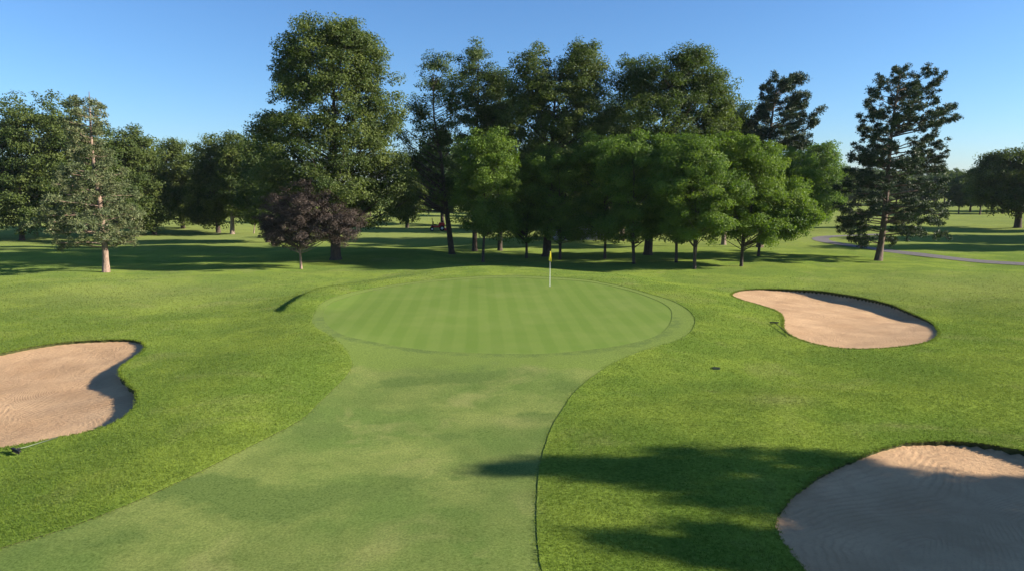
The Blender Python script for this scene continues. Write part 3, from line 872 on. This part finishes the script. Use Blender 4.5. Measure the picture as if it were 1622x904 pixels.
# --- distant trees: four crowns, copied
def proto(seed, lm, w_, h_, bot):
    L = [(0, 0, bot + (h_ - bot) * .55, w_, w_, (h_ - bot) * .46), (w_ * .5, 0, bot + (h_ - bot) * .4, w_ * .7, w_ * .7, (h_ - bot) * .36),
         (-w_ * .5, w_ * .2, bot + (h_ - bot) * .42, w_ * .66, w_ * .66, (h_ - bot) * .38), (0, -w_ * .3, bot + (h_ - bot) * .72, w_ * .6, w_ * .6, (h_ - bot) * .30)]
    return tree('distant_tree', '', '', (0, -400), L, lm, seed=seed, nclu=150, per=40, cr=1.2, size=0.62, tr=0.3, fill=0.4, limbs=14)
protos = [proto(61, L_far, 4.6, 12.5, 1.8), proto(62, L_far, 5.2, 11.0, 1.2), proto(63, L_dark, 4.0, 13.5, 2.0), proto(64, L_linden, 4.8, 12.0, 1.6)]
used = [False] * 4
def place(k, x, y, s, label, group, rz=None, name='distant_tree'):
    pr = protos[k]
    if not used[k]: root = pr; used[k] = True
    else:
        root = pr.copy(); COL.objects.link(root)
        for ch in pr.children:
            c = ch.copy(); COL.objects.link(c); c.parent = root
    root.location = (x, y, float(zb(x, y)) + HR - 0.05)
    root.rotation_euler = (0, 0, random.uniform(0, 6.28) if rz is None else rz)
    root.scale = (s * random.uniform(0.9, 1.1), s * random.uniform(0.9, 1.1), s)
    tag(root, label, 'tree', group)
    return root
def ppx(k, px, Y, toppy, label, group):
    x = atY(px, 300, Y)[0]
    h = atY(px, toppy, Y)[2] - float(zb(x, Y))
    place(k, x, Y, h / (12.5, 11.0, 13.5, 12.0)[k], label, group)
# dark row left of the big tree on the right
GR = 'dark row of trees beside the big tree on the right'
LR = 'dark tree of the short row left of the big tree at the right edge'
for px, Y, t, k in ((1522,150,282,2),(1540,158,268,1),(1556,146,268,2),(1575,160,262,0),(1592,150,262,2),(1640,165,255,1)):
    ppx(k, px, Y, t, LR, GR)
# far treeline
LF = 'tree of the far hazy treeline beyond the course'
rr_ = random.Random(5)
px = 1240
while px < 1760:
    ppx(rr_.choice((0, 1, 3)), px, 235 + rr_.uniform(-22, 22), 274 + rr_.uniform(-5, 8), LF, 'far treeline'); px += rr_.uniform(16, 24)
px = 1290
while px < 1720:
    ppx(rr_.choice((0, 1, 3)), px, 330 + rr_.uniform(-20, 20), 268 + rr_.uniform(-3, 5), LF, 'far treeline'); px += rr_.uniform(16, 22)
# mid-distance belt seen through the grove
LB = 'tree of the dim belt seen between the trunks of the grove'
px = -120
while px < 1260:
    t = 262 + rr_.uniform(-6, 14)
    if 600 < px < 730: t = 312 + rr_.uniform(-6, 8)
    elif px < 600: t = 275 + rr_.uniform(-8, 16)
    ppx(rr_.choice((0, 1, 2, 3)), px, rr_.uniform(140, 180), t, LB, 'belt of trees beyond the grove'); px += rr_.uniform(24, 36)
# trees standing outside the frame whose shadows fall into it
GO = 'shade trees outside the right of the view'
tree('shade_tree', 'leafy tree outside the right of the view shading the near bunker', 'tree', (32.0, 13.0),
     [(0, 0.1, 9.6, 1.9, 1.9, 1.9), (0, -0.7, 7.9, 2.6, 2.0, 2.0), (0.5, -2.2, 6.0, 2.6, 1.4, 1.8), (0, 0.5, 11.3, 0.7, 0.6, 1.1)], L_maple, seed=71, nclu=250, per=44, cr=0.5, size=0.26, tr=0.25, group=GO)
tree('shade_tree', 'second leafy tree outside the right of the view, nearer the camera', 'tree', (31.5, 9.8),
     [(0, 0.3, 7.6, 2.4, 1.9, 3.2), (0, 0.4, 5.4, 2.8, 2.6, 2.6), (0, 0.2, 10.0, 0.9, 0.6, 1.5)], L_maple, seed=72, nclu=250, per=44, cr=0.5, size=0.26, tr=0.25, group=GO)
for i, (x, y, s, k) in enumerate(((66, 72, 1.0, 0), (78, 84, 1.2, 3), (92, 77, 1.1, 1), (88, 99, 1.1, 0))):
    place(k, x, y, s, 'shade tree beyond the path outside the right of the view', GO + ' beyond the path')
for i, (x, y, s, k) in enumerate(((5, 100, 1.2, 3), (-12, 118, 1.2, 0), (16, 112, 1.2, 1), (34, 104, 1.1, 3))):
    place(k, x, y, s, 'mid distance shade tree behind the grove, seen between its trunks', 'shade trees on the grass behind the grove')

# ------------------------------------------------------------------ flagstick, rakes, marker, mower, shed
M_white = plain('white_paint', (0.78, 0.78, 0.76), 0.4, var=0.04)
M_yellow = plain('yellow_flag_cloth', (0.80, 0.66, 0.05), 0.8, var=0.08)
M_black = plain('black_rubber', (0.018, 0.018, 0.018), 0.6, var=0.3)
M_cup = plain('cup_shadow_disc', (0.05, 0.05, 0.05), 0.8)
M_alu = plain('dull_handle', (0.13, 0.16, 0.09), 0.45, var=0.1)
M_red = plain('red_machine_paint', (0.42, 0.03, 0.025), 0.35, var=0.1)
M_siding = plain('white_siding', (0.36, 0.36, 0.36), 0.7, var=0.05)
M_roof = plain('brown_shingle_roof', (0.10, 0.075, 0.06), 0.9, var=0.25)
M_door = plain('grey_blue_door', (0.13, 0.16, 0.21), 0.6)
M_glass = plain('dark_window_glass', (0.03, 0.035, 0.04), 0.1, var=0.2)

b = G(871, 453.5)
z0 = float(zb(*b)) - 0.012
fs = empty('flagstick', (b[0], b[1], z0))
MB().tube([(0, 0, -0.1), (0, 0, 1.2), (-0.02, 0, 2.22)], [0.012, 0.011, 0.009], 8).build('pole', M_white, fs, True)
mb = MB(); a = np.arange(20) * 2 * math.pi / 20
mb.add(np.column_stack([0.054 * np.cos(a), 0.054 * np.sin(a), np.full(20, 0.003)]), None, [(0, i, i + 1) for i in range(1, 19)])  # flat disc coloured dark for the shade inside the hole
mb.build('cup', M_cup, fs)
# limp flag: cloth hanging in folds beside the pole
U, W = 14, 9
V = []
for i in range(U):
    s = i / (U - 1)
    for j in range(W):
        t = j / (W - 1)
        wdt = 0.05 + 0.24 * s ** 0.8 * (1 - 0.25 * sm(np.array((s - 0.8) / 0.2)))
        xx = -0.07 * s + (t - 0.15) * wdt * 0.75
        V.append((xx, -0.02 + 0.05 * math.sin(t * 9 + s * 2) * (0.3 + s), 2.21 - 0.56 * s - 0.10 * t * s))
V = np.array(V)
Q = [(i * W + j, i * W + j + 1, (i + 1) * W + j + 1, (i + 1) * W + j) for i in range(U - 1) for j in range(W - 1)]
fl = link('flag', mesh_np('flag', V, [np.array(Q)]), M_yellow, fs)
md = fl.modifiers.new('thick', 'SOLIDIFY'); md.thickness = 0.004
tag(fs, 'white flagstick with limp yellow flag standing in the hole at the back of the green', 'golf flag')

def rake(head, tip, label, handle_mat, wd=0.62):
    h = np.array(head); t = np.array(tip)
    ang = math.atan2(t[1] - h[1], t[0] - h[0]); Lh = float(np.linalg.norm(t - h))
    z = float(zb(*h)) + HR + 0.02
    o = empty('bunker_rake', (h[0], h[1], z), ang)
    MB().tube([(0.0, 0, 0.10), (0.25, 0, 0.085), (Lh, 0, 0.04 + float(zb(*t)) - float(zb(*h)))], 0.014, 8).build('handle', handle_mat, o, True)
    m = MB(); m.box((0, 0, 0.085), (0.07, wd, 0.045), bevel=0.01)
    for k in range(13):
        y = -wd / 2 + 0.03 + k * (wd - 0.06) / 12
        m.tube([(0, y, 0.075), (-0.012, y, 0.0)], [0.012, 0.005], 5)
    m.build('rake_head', M_black, o)
    m = MB(); m.tube([(0.03, 0, 0.10), (0.10, 0, 0.098)], 0.024, 8); m.build('socket', M_black, o)
    tag(o, label, 'bunker rake', 'bunker rakes')
rake(G(26, 719), G(92, 696), 'rake with pale handle lying on the grass below the left bunker', M_alu, 0.42)
rake(G(1226, 514), G(1252, 534), 'rake with dark handle lying beside the right bunker', M_black, 0.42)
b = G(1134.5, 585)
o = empty('sprinkler_box', (b[0], b[1], float(zb(*b)) + HR), R(-14))
MB().box((0, 0.05, 0.03), (0.26, 0.12, 0.06), bevel=0.012).build('lid', M_black, o)
MB().box((0, -0.06, 0.03), (0.26, 0.03, 0.045), bevel=0.01).build('edge_plate', M_alu, o)
tag(o, 'small black box with white front edge in the grass between the green and right bunkers', 'irrigation box')

# red ride-on mower in the distance
b = G(692, 366)
o = empty('riding_mower', (b[0], b[1], float(zb(*b)) + HR), R(8))
MB().box((0, 0, 0.62), (1.7, 0.85, 0.28), bevel=0.05).build('body', M_red, o)
MB().box((0.72, 0, 0.95), (0.95, 0.8, 0.5), taper=0.86, bevel=0.07).build('hood', M_red, o)
s = MB().box((-0.25, 0, 0.90), (0.5, 0.55, 0.14), bevel=0.04).build('seat', M_black, o)
MB().box((-0.50, 0, 1.16), (0.12, 0.52, 0.45), bevel=0.04).build('backrest', M_black, o)
MB().tube([(-0.62, -0.42, 0.7), (-0.66, -0.42, 1.85), (-0.66, 0.42, 1.85), (-0.62, 0.42, 0.7)], 0.035, 8).build('roll_bar', M_black, o, True)
MB().tube([(0.28, 0, 0.75), (0.08, 0, 1.20)], 0.025, 6).build('steering_column', M_black, o)
a = np.linspace(0, 2 * math.pi, 17)
MB().tube(np.column_stack([0.08 + 0.03 * np.cos(a), 0.19 * np.sin(a), 1.22 + 0.19 * np.cos(a) * 0.5]), 0.016, 6).build('steering_wheel', M_black, o, True)
for x_, y_, rr in ((0.75, -0.55, 0.40), (0.75, 0.55, 0.40), (-0.7, -0.5, 0.30), (-0.7, 0.5, 0.30)):
    wh = MB().tube([(x_, y_ - 0.12, rr), (x_, y_ - 0.10, rr), (x_, y_ + 0.10, rr), (x_, y_ + 0.12, rr)], [rr * .8, rr, rr, rr * .8], 18).build('wheel', M_black, o, True)
    MB().tube([(x_, y_ - 0.135, rr), (x_, y_ + 0.135, rr)], rr * 0.45, 12).build('rim', M_white, wh)
for y_ in (-0.95, 0, 0.95):
    MB().box((1.35, y_, 0.22), (0.5, 0.8, 0.26), bevel=0.05).build('cutting_deck', M_red, o)
tag(o, 'red ride-on mower parked on the sunlit grass far behind the tall trees', 'mower')

# small white shed seen between trunks
b = G(922, 381)
o = empty('maintenance_shed', (b[0], b[1] + 2.5, float(zb(*b)) + HR - 0.05))
W_, D_, H_ = 6.4, 4.4, 2.5
m = MB()
m.box((0, 0, H_ / 2), (W_, D_, H_))
m.add([(-W_/2+.002, -D_/2+.002, H_), (-W_/2+.002, D_/2-.002, H_), (-W_/2+.002, 0, H_ + 1.25), (W_/2-.002, -D_/2+.002, H_), (W_/2-.002, D_/2-.002, H_), (W_/2-.002, 0, H_ + 1.25)], None, [(0, 2, 1), (3, 4, 5)])
for k in range(12):
    m.box((0, -D_ / 2 - 0.012, 0.16 + k * 0.2), (W_ - 0.01, 0.02, 0.17))
m.build('wall', M_siding, o)
m = MB()
for sgn in (-1, 1):
    e = (D_ / 2 + 0.4); zr = H_ + 1.25 + 0.06; ze = H_ - 1.25 * 0.4 / (D_ / 2) + 0.06
    x0 = W_ / 2 + 0.35
    m.add([(-x0, 0, zr), (x0, 0, zr), (x0, sgn * e, ze), (-x0, sgn * e, ze), (-x0, 0, zr + .1), (x0, 0, zr + .1), (x0, sgn * e, ze + .1), (-x0, sgn * e, ze + .1)],
          [(3, 2, 1, 0), (4, 5, 6, 7), (0, 1, 5, 4), (1, 2, 6, 5), (2, 3, 7, 6), (3, 0, 4, 7)])
m.build('roof', M_roof, o)
dr = MB().box((-1.3, -D_ / 2 - 0.04, 1.05), (0.95, 0.05, 2.1), bevel=0.01).build('door', M_door, o)
MB().box((-0.95, -D_ / 2 - 0.09, 1.0), (0.05, 0.05, 0.14)).build('handle', M_black, dr)
wn = MB().box((1.5, -D_ / 2 - 0.03, 1.5), (1.1, 0.04, 0.9)).build('window', M_glass, o)
f = MB()
for c_, s_ in (((1.5, -D_/2-.05, 1.99), (1.26, .05, .08)), ((1.5, -D_/2-.05, 1.01), (1.26, .05, .08)), ((.91, -D_/2-.05, 1.5), (.08, .05, .9)), ((2.09, -D_/2-.05, 1.5), (.08, .05, .9)), ((1.5, -D_/2-.052, 1.5), (.04, .04, .9))):
    f.box(c_, s_)
f.build('frame', M_white, wn)
tag(o, 'small white sided shed half hidden behind the trunks of the grove', 'shed')

# ------------------------------------------------------------------ thin morning haze in the air
m = bpy.data.materials.new('haze'); m.use_nodes = True
n = m.node_tree.nodes; n.remove(n['Principled BSDF'])
v = n.new('ShaderNodeVolumePrincipled'); v.inputs['Color'].default_value = (0.80, 0.90, 1.0, 1)
v.inputs['Density'].default_value = 0.00008; v.inputs['Anisotropy'].default_value = 0.0
m.node_tree.links.new(v.outputs[0], n['Material Output'].inputs['Volume'])
hz = MB().box((0, 50, 14.0), (3700, 3700, 34.0)).build('haze', m)
tag(hz, 'thin pale haze over the course', 'haze', kind='stuff')
print('LEAVES', LEAFN)
